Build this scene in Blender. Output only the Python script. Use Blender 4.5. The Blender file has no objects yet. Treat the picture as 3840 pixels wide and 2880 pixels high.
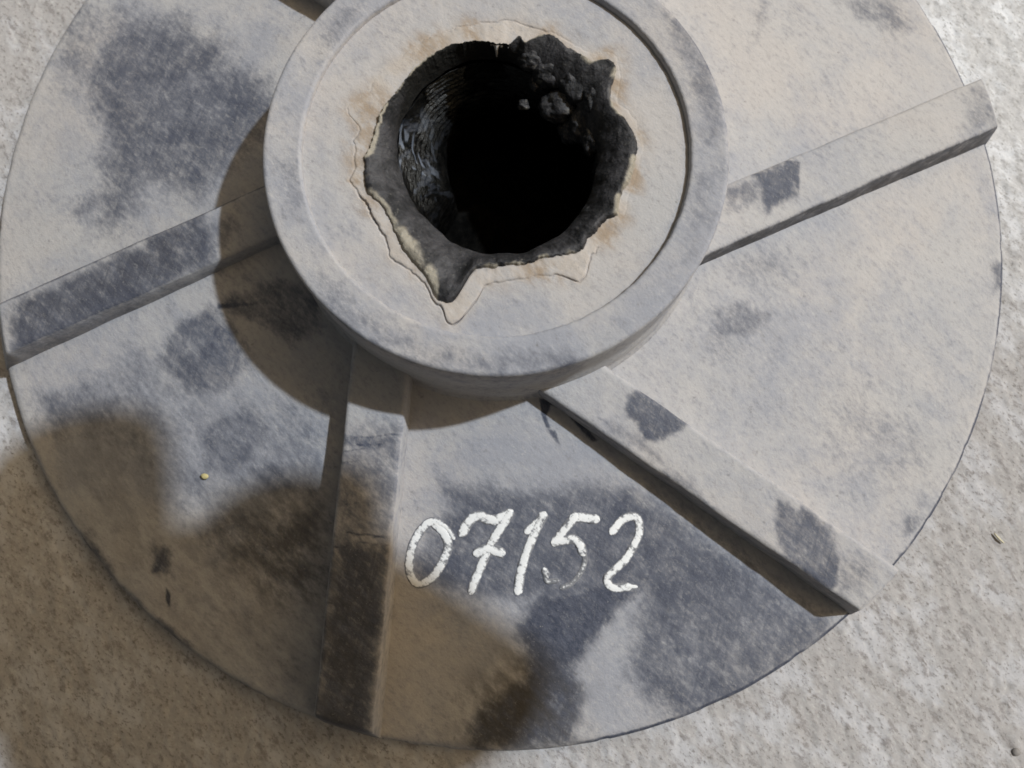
import bpy, bmesh, math, random
import numpy as np
from mathutils import Matrix, Vector

SC = bpy.context.scene
S = 0.2                       # disc radius in metres; the lists below are in disc radii
K, ZH, RH, RG = 0.1836, 0.3047, 0.3767, 0.3128   # plate slope, hub height, hub radius, groove radius
ZG = -0.036                   # ground level
SUN = Vector((0.7552, 0.3019, 1.0)).normalized()

# ---------------------------------------------------------------- camera
def rotvec(v):
    v = Vector(v); return Matrix.Rotation(v.length, 4, v.normalized())
cd = bpy.data.cameras.new('camera'); cam = bpy.data.objects.new('camera', cd)
SC.collection.objects.link(cam)
cam.matrix_world = Matrix.Translation(Vector((0.02921, -0.58791, 1.47559)) * S) @ rotvec((0.16903, 0.00258, 0.00026))
cd.sensor_width = 36.0; cd.lens = 36.0 * 2925.1 / 3840.0
cd.clip_start = 0.005; cd.clip_end = 200.0
cd.dof.use_dof = True; cd.dof.focus_distance = 1.36 * S; cd.dof.aperture_fstop = 14.0
SC.camera = cam
# ---------------------------------------------------------------- sky, sun, exposure
w = bpy.data.worlds.new('World'); SC.world = w; w.use_nodes = True
nt = w.node_tree; nt.nodes.clear()
sky = nt.nodes.new('ShaderNodeTexSky'); sky.sky_type = 'NISHITA'; sky.sun_disc = False
elev = math.asin(SUN.z); az = math.atan2(SUN.x, SUN.y)
sky.sun_elevation = elev; sky.sun_rotation = az
sky.air_density = 0.6; sky.dust_density = 6.0; sky.ozone_density = 0.3
mul = nt.nodes.new('ShaderNodeMix'); mul.data_type = 'RGBA'; mul.blend_type = 'MULTIPLY'; mul.inputs[0].default_value = 1
mul.inputs[7].default_value = (1.0, 0.87, 0.56, 1)
bg = nt.nodes.new('ShaderNodeBackground'); bg.inputs[1].default_value = 0.088
wo = nt.nodes.new('ShaderNodeOutputWorld')
nt.links.new(sky.outputs[0], mul.inputs[6]); nt.links.new(mul.outputs[2], bg.inputs[0]); nt.links.new(bg.outputs[0], wo.inputs[0])
sl = bpy.data.lights.new('sun', 'SUN'); sl.energy = 3.5; sl.angle = math.radians(1.6); sl.color = (0.80, 0.91, 1.0)
so = bpy.data.objects.new('sun', sl); SC.collection.objects.link(so)
so.rotation_euler = SUN.to_track_quat('Z', 'Y').to_euler(); so.location = SUN * 3
SC.view_settings.view_transform = 'Standard'; SC.view_settings.look = 'None'
SC.view_settings.gamma = 1.0; SC.view_settings.exposure = 0.0
SC.render.filter_size = 1.7; SC.cycles.filter_width = 1.7
SC.cycles.max_bounces = 6

rng = np.random.default_rng(7); random.seed(7)
LUMPS=[[0.1042, 0.112, 0.2267, 0.03, 1.1, 0.9, 0.9], [0.0455, 0.1149, 0.2267, 0.011, 1, 0.8, 1], [0.1376, 0.1377, 0.2467, 0.034, 1, 1, 1], [0.0903, 0.1608, 0.2467, 0.03, 1.2, 0.8, 1], [0.0609, 0.1745, 0.2617, 0.024, 1.1, 0.7, 1], [0.1464, 0.0803, 0.2267, 0.03, 0.8, 1.1, 1], [0.1265, 0.0766, 0.2067, 0.022, 0.9, 1, 1], [0.1608, 0.0467, 0.2367, 0.024, 0.7, 1.2, 1], [0.0639, 0.1494, 0.2417, 0.012, 0.7, 1.3, 1], [0.165, 0.1064, 0.2567, 0.03, 0.8, 1.1, 1]]
STAINS={'plate': [(0.72, 0.051, [[-0.81, 0.405], [-0.741, 0.431], [-0.637, 0.413], [-0.581, 0.357], [-0.528, 0.319], [-0.455, 0.248], [-0.421, 0.184], [-0.444, 0.118], [-0.489, 0.093], [-0.523, 0.049], [-0.558, 0.005], [-0.596, 0.008], [-0.646, 0.031], [-0.686, 0.044], [-0.693, 0.006], [-0.737, -0.047], [-0.787, -0.034], [-0.774, 0.032], [-0.788, 0.11], [-0.779, 0.169], [-0.839, 0.237], [-0.839, 0.311]]), (0.42, 0.034, [[-0.918, 0.487], [-0.746, 0.465], [-0.737, 0.397], [-0.815, 0.362], [-0.838, 0.226], [-0.909, 0.286]]), (0.45, 0.0255, [[-0.834, 0.027], [-0.747, 0.058], [-0.664, 0.013], [-0.689, -0.031], [-0.746, -0.055], [-0.84, -0.011]]), (0.66, 0.0204, [[-0.591, -0.226], [-0.536, -0.211], [-0.49, -0.239], [-0.452, -0.291], [-0.442, -0.325], [-0.513, -0.365], [-0.576, -0.368], [-0.633, -0.319], [-0.626, -0.268]]), (0.62, 0.0255, [[-0.53, -0.407], [-0.45, -0.379], [-0.397, -0.426], [-0.423, -0.475], [-0.483, -0.524], [-0.537, -0.507], [-0.556, -0.457]]), (0.36, 0.051, [[-0.9, -0.347], [-0.672, -0.284], [-0.504, -0.357], [-0.294, -0.411], [-0.311, -0.558], [-0.571, -0.582], [-0.682, -0.489], [-0.856, -0.427]]), (0.55, 0.0255, [[-0.88, -0.356], [-0.765, -0.333], [-0.678, -0.37], [-0.713, -0.421], [-0.847, -0.418]]), (0.6, 0.017, [[-0.438, -0.159], [-0.367, -0.155], [-0.314, -0.195], [-0.321, -0.262], [-0.382, -0.285], [-0.427, -0.241], [-0.49, -0.23], [-0.509, -0.195]]), (0.8, 0.004, [[-0.518, -0.199], [-0.437, -0.198], [-0.437, -0.208], [-0.518, -0.21]]), (0.3, 0.034, [[-0.522, -0.115], [-0.468, -0.11], [-0.438, -0.155], [-0.511, -0.169]]), (0.72, 0.034, [[-0.102, -0.526], [0.021, -0.542], [0.185, -0.525], [0.268, -0.541], [0.369, -0.615], [0.506, -0.706], [0.593, -0.764], [0.61, -0.789], [0.522, -0.862], [0.402, -0.934], [0.31, -0.949], [0.227, -0.874], [0.251, -0.728], [0.103, -0.744], [-0.102, -0.728], [-0.16, -0.68], [-0.094, -0.574]]), (0.66, 0.0255, [[-0.078, -0.598], [0.037, -0.566], [0.26, -0.566], [0.285, -0.72], [0.169, -0.744], [0.021, -0.736], [-0.102, -0.72], [-0.127, -0.679]]), (0.95, 0.0204, [[0.127, -0.716], [0.218, -0.696], [0.26, -0.712], [0.202, -0.761], [0.169, -0.817], [0.119, -0.874], [0.062, -0.857], [0.029, -0.776], [0.062, -0.728]]), (0.9, 0.0255, [[0.054, -0.833], [0.144, -0.841], [0.152, -0.923], [0.136, -0.992], [-0.045, -0.996], [-0.062, -0.963], [-0.02, -0.914], [0.037, -0.874]]), (0.74, 0.068, [[0.293, -0.737], [0.437, -0.68], [0.54, -0.755], [0.436, -0.836], [0.31, -0.818]]), (0.5, 0.017, [[0.382, -0.209], [0.444, -0.196], [0.505, -0.221], [0.477, -0.261], [0.398, -0.272]]), (0.6, 0.0136, [[0.963, -0.098], [0.99, -0.087], [0.993, -0.162], [0.964, -0.145]]), (0.55, 0.0136, [[0.744, -0.59], [0.782, -0.573], [0.785, -0.607], [0.748, -0.624]]), (0.55, 0.034, [[0.673, 0.466], [0.819, 0.483], [0.865, 0.398], [0.765, 0.387]]), (0.42, 0.0204, [[0.522, 0.437], [0.552, 0.44], [0.513, 0.337], [0.492, 0.313]]), (0.3, 0.034, [[0.571, 0.442], [0.611, 0.447], [0.604, 0.38], [0.572, 0.354]]), (0.3, 0.051, [[0.41, -0.122], [0.493, -0.082], [0.593, -0.111], [0.535, -0.168], [0.444, -0.189]]), (0.26, 0.085, [[0.617, -0.405], [0.711, -0.36], [0.848, -0.444], [0.796, -0.573], [0.659, -0.531]]), (0.3, 0.051, [[0.356, -0.177], [0.338, -0.245], [0.406, -0.309], [0.494, -0.29]]), (0.85, 0.0136, [[-0.633, -0.633], [-0.597, -0.645], [-0.6, -0.699], [-0.632, -0.691]]), (0.7, 0.017, [[-0.781, -0.591], [-0.728, -0.65], [-0.69, -0.717], [-0.717, -0.717], [-0.77, -0.65]]), (0.6, 0.051, [[-0.5, -0.566], [-0.311, -0.558], [-0.31, -0.737], [-0.395, -0.738], [-0.464, -0.673], [-0.544, -0.624]]), (1.1, 0.003, [[-0.605, -0.716], [-0.597, -0.728], [-0.599, -0.75], [-0.606, -0.736]]), (0.6, 0.0102, [[-0.613, -0.765], [-0.55, -0.822], [-0.559, -0.835], [-0.63, -0.782]]), (0.55, 0.0204, [[-0.457, -0.491], [-0.396, -0.484], [-0.311, -0.533], [-0.327, -0.558], [-0.431, -0.549]]), (0.9, 0.004, [[-0.181, -0.993], [-0.16, -0.98], [-0.156, -0.99], [-0.169, -0.998]]), (1.0, 0.003, [[0.074, -0.382], [0.103, -0.379], [0.135, -0.404], [0.177, -0.453], [0.168, -0.457], [0.115, -0.4], [0.094, -0.393], [0.086, -0.413], [0.094, -0.433], [0.086, -0.433], [0.078, -0.409]]), (0.8, 0.003, [[0.086, -0.433], [0.103, -0.437], [0.111, -0.461], [0.103, -0.457]])], 'rib': [(0.5, 0.0204, [[-0.257, -0.414], [-0.137, -0.423], [-0.167, -0.621], [-0.285, -0.637]]), (1.1, 0.003, [[-0.261, -0.455], [-0.249, -0.454], [-0.237, -0.451], [-0.225, -0.452], [-0.214, -0.451], [-0.202, -0.45], [-0.19, -0.448], [-0.179, -0.447], [-0.167, -0.449], [-0.167, -0.45], [-0.179, -0.45], [-0.19, -0.451], [-0.202, -0.453], [-0.214, -0.454], [-0.225, -0.457], [-0.237, -0.454], [-0.249, -0.456], [-0.261, -0.455]]), (1.1, 0.003, [[-0.248, -0.468], [-0.241, -0.464], [-0.234, -0.464], [-0.227, -0.466], [-0.22, -0.463], [-0.213, -0.464], [-0.206, -0.464], [-0.199, -0.464], [-0.192, -0.464], [-0.192, -0.465], [-0.199, -0.468], [-0.206, -0.466], [-0.213, -0.467], [-0.22, -0.469], [-0.227, -0.468], [-0.234, -0.47], [-0.241, -0.468], [-0.248, -0.468]]), (1.1, 0.003, [[-0.264, -0.478], [-0.259, -0.476], [-0.253, -0.475], [-0.248, -0.474], [-0.242, -0.473], [-0.237, -0.474], [-0.231, -0.471], [-0.226, -0.471], [-0.22, -0.471], [-0.22, -0.472], [-0.226, -0.473], [-0.231, -0.474], [-0.237, -0.475], [-0.242, -0.475], [-0.248, -0.477], [-0.253, -0.477], [-0.259, -0.479], [-0.264, -0.478]]), (1.1, 0.003, [[-0.268, -0.497], [-0.264, -0.496], [-0.261, -0.495], [-0.257, -0.494], [-0.254, -0.494], [-0.25, -0.495], [-0.247, -0.493], [-0.243, -0.494], [-0.24, -0.493], [-0.24, -0.494], [-0.243, -0.495], [-0.247, -0.495], [-0.25, -0.496], [-0.254, -0.496], [-0.257, -0.497], [-0.261, -0.497], [-0.264, -0.497], [-0.268, -0.498]]), (1.1, 0.003, [[-0.264, -0.613], [-0.252, -0.612], [-0.241, -0.615], [-0.23, -0.615], [-0.219, -0.616], [-0.208, -0.618], [-0.197, -0.618], [-0.186, -0.62], [-0.175, -0.622], [-0.175, -0.623], [-0.186, -0.623], [-0.197, -0.622], [-0.208, -0.623], [-0.219, -0.618], [-0.23, -0.62], [-0.241, -0.619], [-0.252, -0.615], [-0.264, -0.613]]), (1.1, 0.003, [[-0.238, -0.63], [-0.23, -0.629], [-0.222, -0.63], [-0.214, -0.63], [-0.206, -0.632], [-0.198, -0.632], [-0.191, -0.634], [-0.183, -0.633], [-0.175, -0.634], [-0.175, -0.634], [-0.183, -0.635], [-0.19, -0.637], [-0.198, -0.634], [-0.206, -0.635], [-0.214, -0.632], [-0.222, -0.632], [-0.23, -0.632], [-0.238, -0.631]]), (1.1, 0.003, [[-0.281, -0.641], [-0.277, -0.638], [-0.273, -0.636], [-0.268, -0.636], [-0.264, -0.637], [-0.259, -0.637], [-0.255, -0.635], [-0.25, -0.634], [-0.246, -0.634], [-0.246, -0.635], [-0.25, -0.636], [-0.255, -0.637], [-0.259, -0.64], [-0.264, -0.64], [-0.268, -0.64], [-0.272, -0.641], [-0.277, -0.64], [-0.281, -0.641]]), (1.1, 0.003, [[-0.181, -0.458], [-0.181, -0.465], [-0.182, -0.474], [-0.182, -0.482], [-0.183, -0.491], [-0.184, -0.501], [-0.184, -0.51], [-0.185, -0.519], [-0.185, -0.528], [-0.185, -0.529], [-0.185, -0.521], [-0.184, -0.513], [-0.184, -0.504], [-0.183, -0.493], [-0.182, -0.486], [-0.182, -0.476], [-0.181, -0.467], [-0.181, -0.459]]), (1.1, 0.003, [[-0.182, -0.528], [-0.183, -0.54], [-0.185, -0.554], [-0.186, -0.567], [-0.187, -0.581], [-0.188, -0.595], [-0.19, -0.608], [-0.191, -0.621], [-0.192, -0.637], [-0.192, -0.638], [-0.191, -0.624], [-0.19, -0.612], [-0.188, -0.598], [-0.187, -0.585], [-0.186, -0.57], [-0.185, -0.558], [-0.183, -0.543], [-0.182, -0.528]]), (1.1, 0.003, [[-0.267, -0.567], [-0.262, -0.566], [-0.258, -0.566], [-0.253, -0.565], [-0.249, -0.564], [-0.244, -0.563], [-0.24, -0.563], [-0.235, -0.563], [-0.231, -0.563], [-0.231, -0.564], [-0.235, -0.564], [-0.24, -0.566], [-0.244, -0.566], [-0.249, -0.565], [-0.253, -0.568], [-0.258, -0.567], [-0.262, -0.567], [-0.267, -0.568]]), (1.1, 0.003, [[-0.29, -0.829], [-0.281, -0.826], [-0.272, -0.825], [-0.264, -0.825], [-0.255, -0.823], [-0.246, -0.821], [-0.237, -0.82], [-0.229, -0.819], [-0.22, -0.82], [-0.22, -0.821], [-0.229, -0.82], [-0.237, -0.824], [-0.246, -0.827], [-0.255, -0.826], [-0.264, -0.828], [-0.272, -0.829], [-0.281, -0.83], [-0.29, -0.83]]), (1.1, 0.003, [[-0.298, -0.844], [-0.293, -0.841], [-0.288, -0.842], [-0.283, -0.839], [-0.278, -0.841], [-0.273, -0.84], [-0.268, -0.84], [-0.263, -0.839], [-0.259, -0.841], [-0.259, -0.841], [-0.263, -0.841], [-0.268, -0.843], [-0.273, -0.843], [-0.278, -0.843], [-0.283, -0.843], [-0.288, -0.845], [-0.293, -0.843], [-0.298, -0.844]]), (1.1, 0.003, [[-0.292, -0.728], [-0.285, -0.73], [-0.278, -0.729], [-0.271, -0.732], [-0.264, -0.732], [-0.257, -0.731], [-0.25, -0.732], [-0.243, -0.733], [-0.236, -0.735], [-0.236, -0.736], [-0.243, -0.736], [-0.25, -0.736], [-0.257, -0.736], [-0.264, -0.735], [-0.271, -0.734], [-0.278, -0.733], [-0.285, -0.732], [-0.292, -0.729]]), (0.75, 0.0136, [[-0.269, -0.446], [-0.177, -0.446], [-0.161, -0.466], [-0.216, -0.477], [-0.264, -0.469]]), (0.9, 0.034, [[-0.282, -0.621], [-0.175, -0.629], [-0.21, -0.985], [-0.319, -0.956]]), (0.8, 0.0204, [[-0.909, -0.199], [-0.548, -0.038], [-0.501, -0.101], [-0.508, -0.135], [-0.898, -0.319]]), (0.5, 0.017, [[-0.522, -0.048], [-0.48, -0.024], [-0.46, -0.059], [-0.492, -0.11], [-0.527, -0.1]]), (0.72, 0.0255, [[-0.778, -0.16], [-0.563, -0.081], [-0.542, -0.134], [-0.771, -0.237]]), (0.86, 0.0119, [[0.459, 0.028], [0.539, 0.052], [0.546, -0.012], [0.481, -0.059], [0.469, -0.033]]), (0.6, 0.017, [[0.402, -0.001], [0.472, 0.02], [0.473, -0.033], [0.4, -0.058]]), (0.8, 0.003, [[0.517, 0.04], [0.526, 0.054], [0.551, 0.052], [0.546, -0.012]]), (0.36, 0.017, [[0.887, 0.229], [0.944, 0.233], [0.952, 0.146], [0.884, 0.124]]), (0.86, 0.0093, [[0.237, -0.367], [0.26, -0.37], [0.3, -0.399], [0.339, -0.428], [0.315, -0.441], [0.299, -0.457], [0.278, -0.467], [0.255, -0.462], [0.235, -0.443], [0.223, -0.418], [0.229, -0.39]]), (0.76, 0.011, [[0.485, -0.556], [0.506, -0.565], [0.522, -0.584], [0.532, -0.574], [0.563, -0.586], [0.583, -0.606], [0.592, -0.628], [0.591, -0.676], [0.584, -0.711], [0.562, -0.721], [0.527, -0.687], [0.488, -0.648], [0.476, -0.613], [0.479, -0.582]]), (0.5, 0.0102, [[0.179, -0.418], [0.259, -0.465], [0.337, -0.535], [0.392, -0.598], [0.337, -0.551], [0.203, -0.45]]), (0.45, 0.0255, [[0.594, -0.637], [0.659, -0.661], [0.639, -0.731], [0.59, -0.722]])], 'hub': [(0.52, 0.0204, [[0.283, 0.276], [0.313, 0.259], [0.363, 0.158], [0.364, 0.012], [0.341, -0.004], [0.322, 0.092], [0.281, 0.208]]), (0.4, 0.0255, [[0.317, -0.052], [0.362, -0.036], [0.343, -0.121], [0.297, -0.19], [0.291, -0.144]]), (0.46, 0.0255, [[-0.275, -0.197], [-0.222, -0.265], [-0.12, -0.323], [-0.014, -0.345], [0.128, -0.331], [0.121, -0.367], [0.008, -0.374], [-0.12, -0.353], [-0.221, -0.309], [-0.28, -0.25]]), (0.34, 0.0255, [[-0.357, -0.027], [-0.313, -0.012], [-0.294, -0.106], [-0.314, -0.144]]), (0.36, 0.0204, [[-0.286, 0.234], [-0.218, 0.268], [-0.239, 0.209], [-0.29, 0.151]]), (0.36, 0.0238, [[-0.209, 0.23], [-0.148, 0.243], [-0.142, 0.175], [-0.192, 0.167]]), (0.34, 0.0255, [[-0.286, -0.121], [-0.228, -0.113], [-0.204, -0.159], [-0.269, -0.175]]), (0.3, 0.0204, [[0.007, -0.25], [0.065, -0.235], [0.058, -0.265], [-0.007, -0.28]]), (0.3, 0.0204, [[-0.144, -0.228], [-0.1, -0.25], [-0.121, -0.28], [-0.158, -0.25]])], 'thin': [(0.9, 0.085, [[-0.9, -0.347], [-0.675, -0.231], [-0.508, -0.238], [-0.277, -0.411], [-0.294, -0.574], [-0.68, -0.574], [-0.891, -0.487]]), (0.8, 0.085, [[-0.119, -0.413], [0.103, -0.413], [0.352, -0.574], [0.61, -0.764], [0.352, -0.949], [0.185, -0.98], [-0.144, -0.736]]), (0.35, 0.136, [[0.339, -0.16], [0.631, -0.091], [0.813, -0.225], [0.796, -0.573], [0.526, -0.491], [0.311, -0.295]]), (0.6, 0.102, [[-0.907, 0.485], [-0.443, 0.43], [-0.413, 0.067], [-0.686, -0.069], [-0.855, 0.038]])], 'grime_shade': [(0.6, 0.085, [[-0.527, -0.582], [-0.431, -0.549], [-0.311, -0.558], [-0.31, -0.754], [-0.429, -0.747], [-0.508, -0.673]]), (0.32, 0.102, [[-0.867, -0.4], [-0.704, -0.404], [-0.635, -0.557], [-0.31, -0.59], [-0.327, -0.901], [-0.55, -0.839], [-0.771, -0.616]]), (0.8, 0.068, [[-0.061, -0.882], [0.045, -0.817], [0.136, -0.882], [0.128, -0.996], [-0.062, -1.004]]), (0.5, 0.051, [[-0.31, -0.639], [-0.193, -0.639], [-0.227, -0.997], [-0.336, -0.983]]), (0.25, 0.051, [[-0.972, -0.209], [-0.546, -0.033], [-0.522, -0.115], [-0.963, -0.309]])]}
DIGITS={'zero': [(0.0158, [[-0.1034, -0.6006], [-0.118, -0.5962], [-0.136, -0.6106], [-0.1496, -0.6349], [-0.156, -0.6615], [-0.156, -0.6837], [-0.1463, -0.7014], [-0.1339, -0.704], [-0.1158, -0.6935], [-0.1023, -0.6747], [-0.091, -0.6525], [-0.0877, -0.6348], [-0.0955, -0.615], [-0.1101, -0.6017]]), (0.0076, [[-0.1022, -0.5995], [-0.091, -0.605], [-0.0831, -0.6149], [-0.078, -0.6238]])], 'seven': [(0.0175, [[-0.0618, -0.6145], [-0.0483, -0.5933], [-0.0326, -0.5857], [-0.017, -0.5917], [-0.0013, -0.5928], [0.0155, -0.5851], [0.02, -0.5817]]), (0.0161, [[0.02, -0.584], [0.0032, -0.6105], [-0.0103, -0.6326], [-0.0237, -0.6613], [-0.0361, -0.69], [-0.0457, -0.7155]]), (0.0188, [[-0.0338, -0.6498], [-0.017, -0.6436], [0.0043, -0.6491]])], 'one': [(0.0157, [[0.0547, -0.6109], [0.0681, -0.6005], [0.0794, -0.5883]]), (0.0166, [[0.0805, -0.5861], [0.0659, -0.6149], [0.0525, -0.6458], [0.0424, -0.6789], [0.0363, -0.7154]])], 'five': [(0.0167, [[0.1727, -0.5916], [0.1535, -0.5894], [0.1366, -0.5877]]), (0.0162, [[0.1366, -0.5883], [0.1186, -0.6104], [0.1029, -0.6314]]), (0.0162, [[0.1029, -0.6314], [0.1175, -0.6286], [0.1344, -0.6264], [0.1457, -0.6359], [0.1508, -0.6481]]), (0.0126, [[0.0839, -0.6823], [0.0866, -0.6878]])], 'two': [(0.015, [[0.205, -0.6122], [0.2191, -0.5949], [0.2372, -0.5861], [0.2504, -0.5932], [0.252, -0.6149], [0.2418, -0.6393], [0.2259, -0.6637], [0.2055, -0.6818], [0.1953, -0.6947], [0.1992, -0.7084], [0.2146, -0.712], [0.2316, -0.7103]]), (0.0077, [[0.2305, -0.7092], [0.2452, -0.71]])], 'faint': [(0.0101, [[0.1535, -0.6492], [0.1547, -0.6658], [0.1468, -0.6857], [0.1311, -0.7034], [0.1153, -0.7111]]), (0.0101, [[0.085, -0.69], [0.0884, -0.7], [0.1041, -0.6989]])]}
DARK=[(3.9, 0.2324), (8.8, 0.2263), (14.8, 0.2202), (18.7, 0.2051), (24.3, 0.2095), (29.2, 0.2162), (33.3, 0.2371), (37.7, 0.2493), (41.3, 0.2496), (42.7, 0.2377), (43.5, 0.2232), (51.7, 0.2207), (57.6, 0.2169), (60.2, 0.224), (68.1, 0.2231), (77.2, 0.185), (77.9, 0.2146), (82.4, 0.1848), (90.4, 0.1866), (101.8, 0.1944), (107.4, 0.1921), (113.0, 0.1992), (125.1, 0.1969), (129.5, 0.1979), (139.4, 0.1919), (151.6, 0.1935), (160.9, 0.198), (173.8, 0.202), (179.9, 0.2077), (180.5, 0.2072), (184.5, 0.2171), (187.1, 0.2116), (191.9, 0.2176), (199.7, 0.2214), (204.0, 0.2161), (209.7, 0.2068), (219.4, 0.2133), (228.2, 0.2254), (235.0, 0.2338), (241.4, 0.2427), (245.9, 0.2548), (249.9, 0.2721), (251.4, 0.2715), (254.6, 0.2742), (256.0, 0.266), (257.8, 0.236), (259.6, 0.214), (262.4, 0.2059), (267.9, 0.2016), (282.6, 0.2019), (292.0, 0.2008), (297.6, 0.207), (301.7, 0.2148), (308.4, 0.2238), (312.9, 0.2123), (318.3, 0.2147), (324.6, 0.212), (327.4, 0.2177), (330.0, 0.2277), (334.3, 0.2186), (340.9, 0.2181), (348.3, 0.2237), (357.3, 0.2289)]
LIP=[(0.6, 0.2365), (7.9, 0.2345), (15.8, 0.2266), (24.0, 0.2118), (31.7, 0.2372), (37.4, 0.2551), (42.5, 0.2544), (46.7, 0.2286), (73.7, 0.2231), (80.6, 0.2285), (86.5, 0.2321), (90.4, 0.2269), (100.2, 0.2263), (113.7, 0.2264), (121.5, 0.2281), (131.4, 0.2258), (140.6, 0.2319), (149.6, 0.2363), (154.6, 0.2277), (155.7, 0.2369), (163.3, 0.2535), (167.3, 0.2456), (168.8, 0.2233), (175.9, 0.2288), (183.3, 0.2266), (188.9, 0.23), (193.5, 0.2402), (203.3, 0.2264), (214.3, 0.2272), (221.2, 0.2277), (227.0, 0.2473), (235.3, 0.244), (240.1, 0.2437), (245.6, 0.2555), (250.1, 0.2738), (253.4, 0.2759), (254.8, 0.3013), (258.4, 0.3003), (263.2, 0.2414), (263.2, 0.2946), (264.5, 0.2266), (268.1, 0.2239), (277.0, 0.2218), (286.0, 0.2217), (294.5, 0.2303), (297.9, 0.2411), (299.3, 0.2577), (303.6, 0.256), (309.8, 0.2307), (320.3, 0.2351), (328.4, 0.2313), (330.1, 0.2322), (339.3, 0.2241), (351.4, 0.2306)]

# ---------------------------------------------------------------- numpy noise
def _hash(ix, iy, seed):
    h = (ix.astype(np.int64) * 374761393 + iy.astype(np.int64) * 668265263 + seed * 974711) & 0xffffffff
    h = ((h ^ (h >> 13)) * 1274126177) & 0xffffffff
    return ((h ^ (h >> 16)) & 0xffff) / 65535.0
def vnoise(x, y, seed=0):
    ix = np.floor(x); iy = np.floor(y); fx = x - ix; fy = y - iy
    fx = fx * fx * (3 - 2 * fx); fy = fy * fy * (3 - 2 * fy)
    a = _hash(ix, iy, seed); b = _hash(ix + 1, iy, seed); c = _hash(ix, iy + 1, seed); d = _hash(ix + 1, iy + 1, seed)
    return (a * (1 - fx) + b * fx) * (1 - fy) + (c * (1 - fx) + d * fx) * fy
def fbm(x, y, seed=0, oct=4, gain=.5):
    s = 0; a = 1; t = 0
    for o in range(oct):
        s = s + a * vnoise(x * 2 ** o + 17.3 * o, y * 2 ** o - 9.1 * o, seed + o); t += a; a *= gain
    return s / t
def sstep(a, b, x):
    t = np.clip((x - a) / (b - a), 0, 1); return t * t * (3 - 2 * t)
def poly_sd(px, py, poly):                       # signed distance, positive inside
    n = len(poly); d = np.full(px.shape, 1e9); ins = np.zeros(px.shape, bool)
    for i in range(n):
        ax, ay = poly[i]; bx, by = poly[(i + 1) % n]
        ex, ey = bx - ax, by - ay; wx, wy = px - ax, py - ay
        t = np.clip((wx * ex + wy * ey) / (ex * ex + ey * ey + 1e-12), 0, 1)
        d = np.minimum(d, (wx - t * ex) ** 2 + (wy - t * ey) ** 2)
        if abs(ey) > 1e-9:
            c = ((ay > py) != (by > py)) & (px < ax + (py - ay) * ex / ey)
            ins ^= c
    d = np.sqrt(d); return np.where(ins, d, -d)
def wear_at(kind, x, y):
    wob = .014; xx = x + wob * (fbm(x * 30, y * 30, 3) - .5) * 2; yy = y + wob * (fbm(x * 30, y * 30, 13) - .5) * 2
    out = np.zeros(x.shape)
    for s, soft, poly in STAINS[kind]:
        P = np.array(poly); lo = P.min(0) - soft * 2 - .02; hi = P.max(0) + soft * 2 + .02
        m = (x > lo[0]) & (x < hi[0]) & (y > lo[1]) & (y < hi[1])
        if not m.any(): continue
        fx, fy = (xx, yy) if soft > .004 else (x, y)
        out[m] = np.maximum(out[m], s * sstep(-soft, soft, poly_sd(fx[m], fy[m], poly)))
    return out
# ---------------------------------------------------------------- mesh helpers
def grid_mesh(name, V, closed, attrs=None, mat=None, parent=None, smooth=True, caps=()):
    """V: (nu, nv, 3) in disc radii; closed: wrap in v."""
    nu, nv = V.shape[:2]; me = bpy.data.meshes.new(name)
    idx = np.arange(nu * nv).reshape(nu, nv)
    if closed:
        a = idx[:-1]; b = np.roll(idx, -1, 1)[:-1]; c = np.roll(idx, -1, 1)[1:]; d = idx[1:]
    else:
        a = idx[:-1, :-1]; b = idx[:-1, 1:]; c = idx[1:, 1:]; d = idx[1:, :-1]
    F = np.stack([a, b, c, d], -1).reshape(-1, 4)
    me.vertices.add(nu * nv); me.vertices.foreach_set('co', (V.reshape(-1, 3) * S).astype(np.float32).ravel())
    n = len(F); me.loops.add(n * 4); me.loops.foreach_set('vertex_index', F.astype(np.int32).ravel())
    me.polygons.add(n); me.polygons.foreach_set('loop_start', np.arange(0, n * 4, 4, dtype=np.int32))
    me.update(calc_edges=True); me.validate()
    for k, v in (attrs or {}).items():
        at = me.attributes.new(k, 'FLOAT', 'POINT'); at.data.foreach_set('value', v.reshape(-1).astype(np.float32))
    if smooth: me.polygons.foreach_set('use_smooth', np.ones(n, bool))
    o = bpy.data.objects.new(name, me); SC.collection.objects.link(o)
    if mat: me.materials.append(mat)
    if parent: o.parent = parent
    return o
def bm_obj(name, bm, mat, parent=None, smooth=True):
    me = bpy.data.meshes.new(name); bm.to_mesh(me); bm.free()
    if smooth: me.polygons.foreach_set('use_smooth', np.ones(len(me.polygons), bool))
    me.materials.append(mat); o = bpy.data.objects.new(name, me); SC.collection.objects.link(o)
    if parent: o.parent = parent
    return o
def tag(o, label=None, cat=None, group=None, kind=None):
    if label: o['label'] = label
    if cat: o['category'] = cat
    if group: o['group'] = group
    if kind: o['kind'] = kind
    return o
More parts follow.
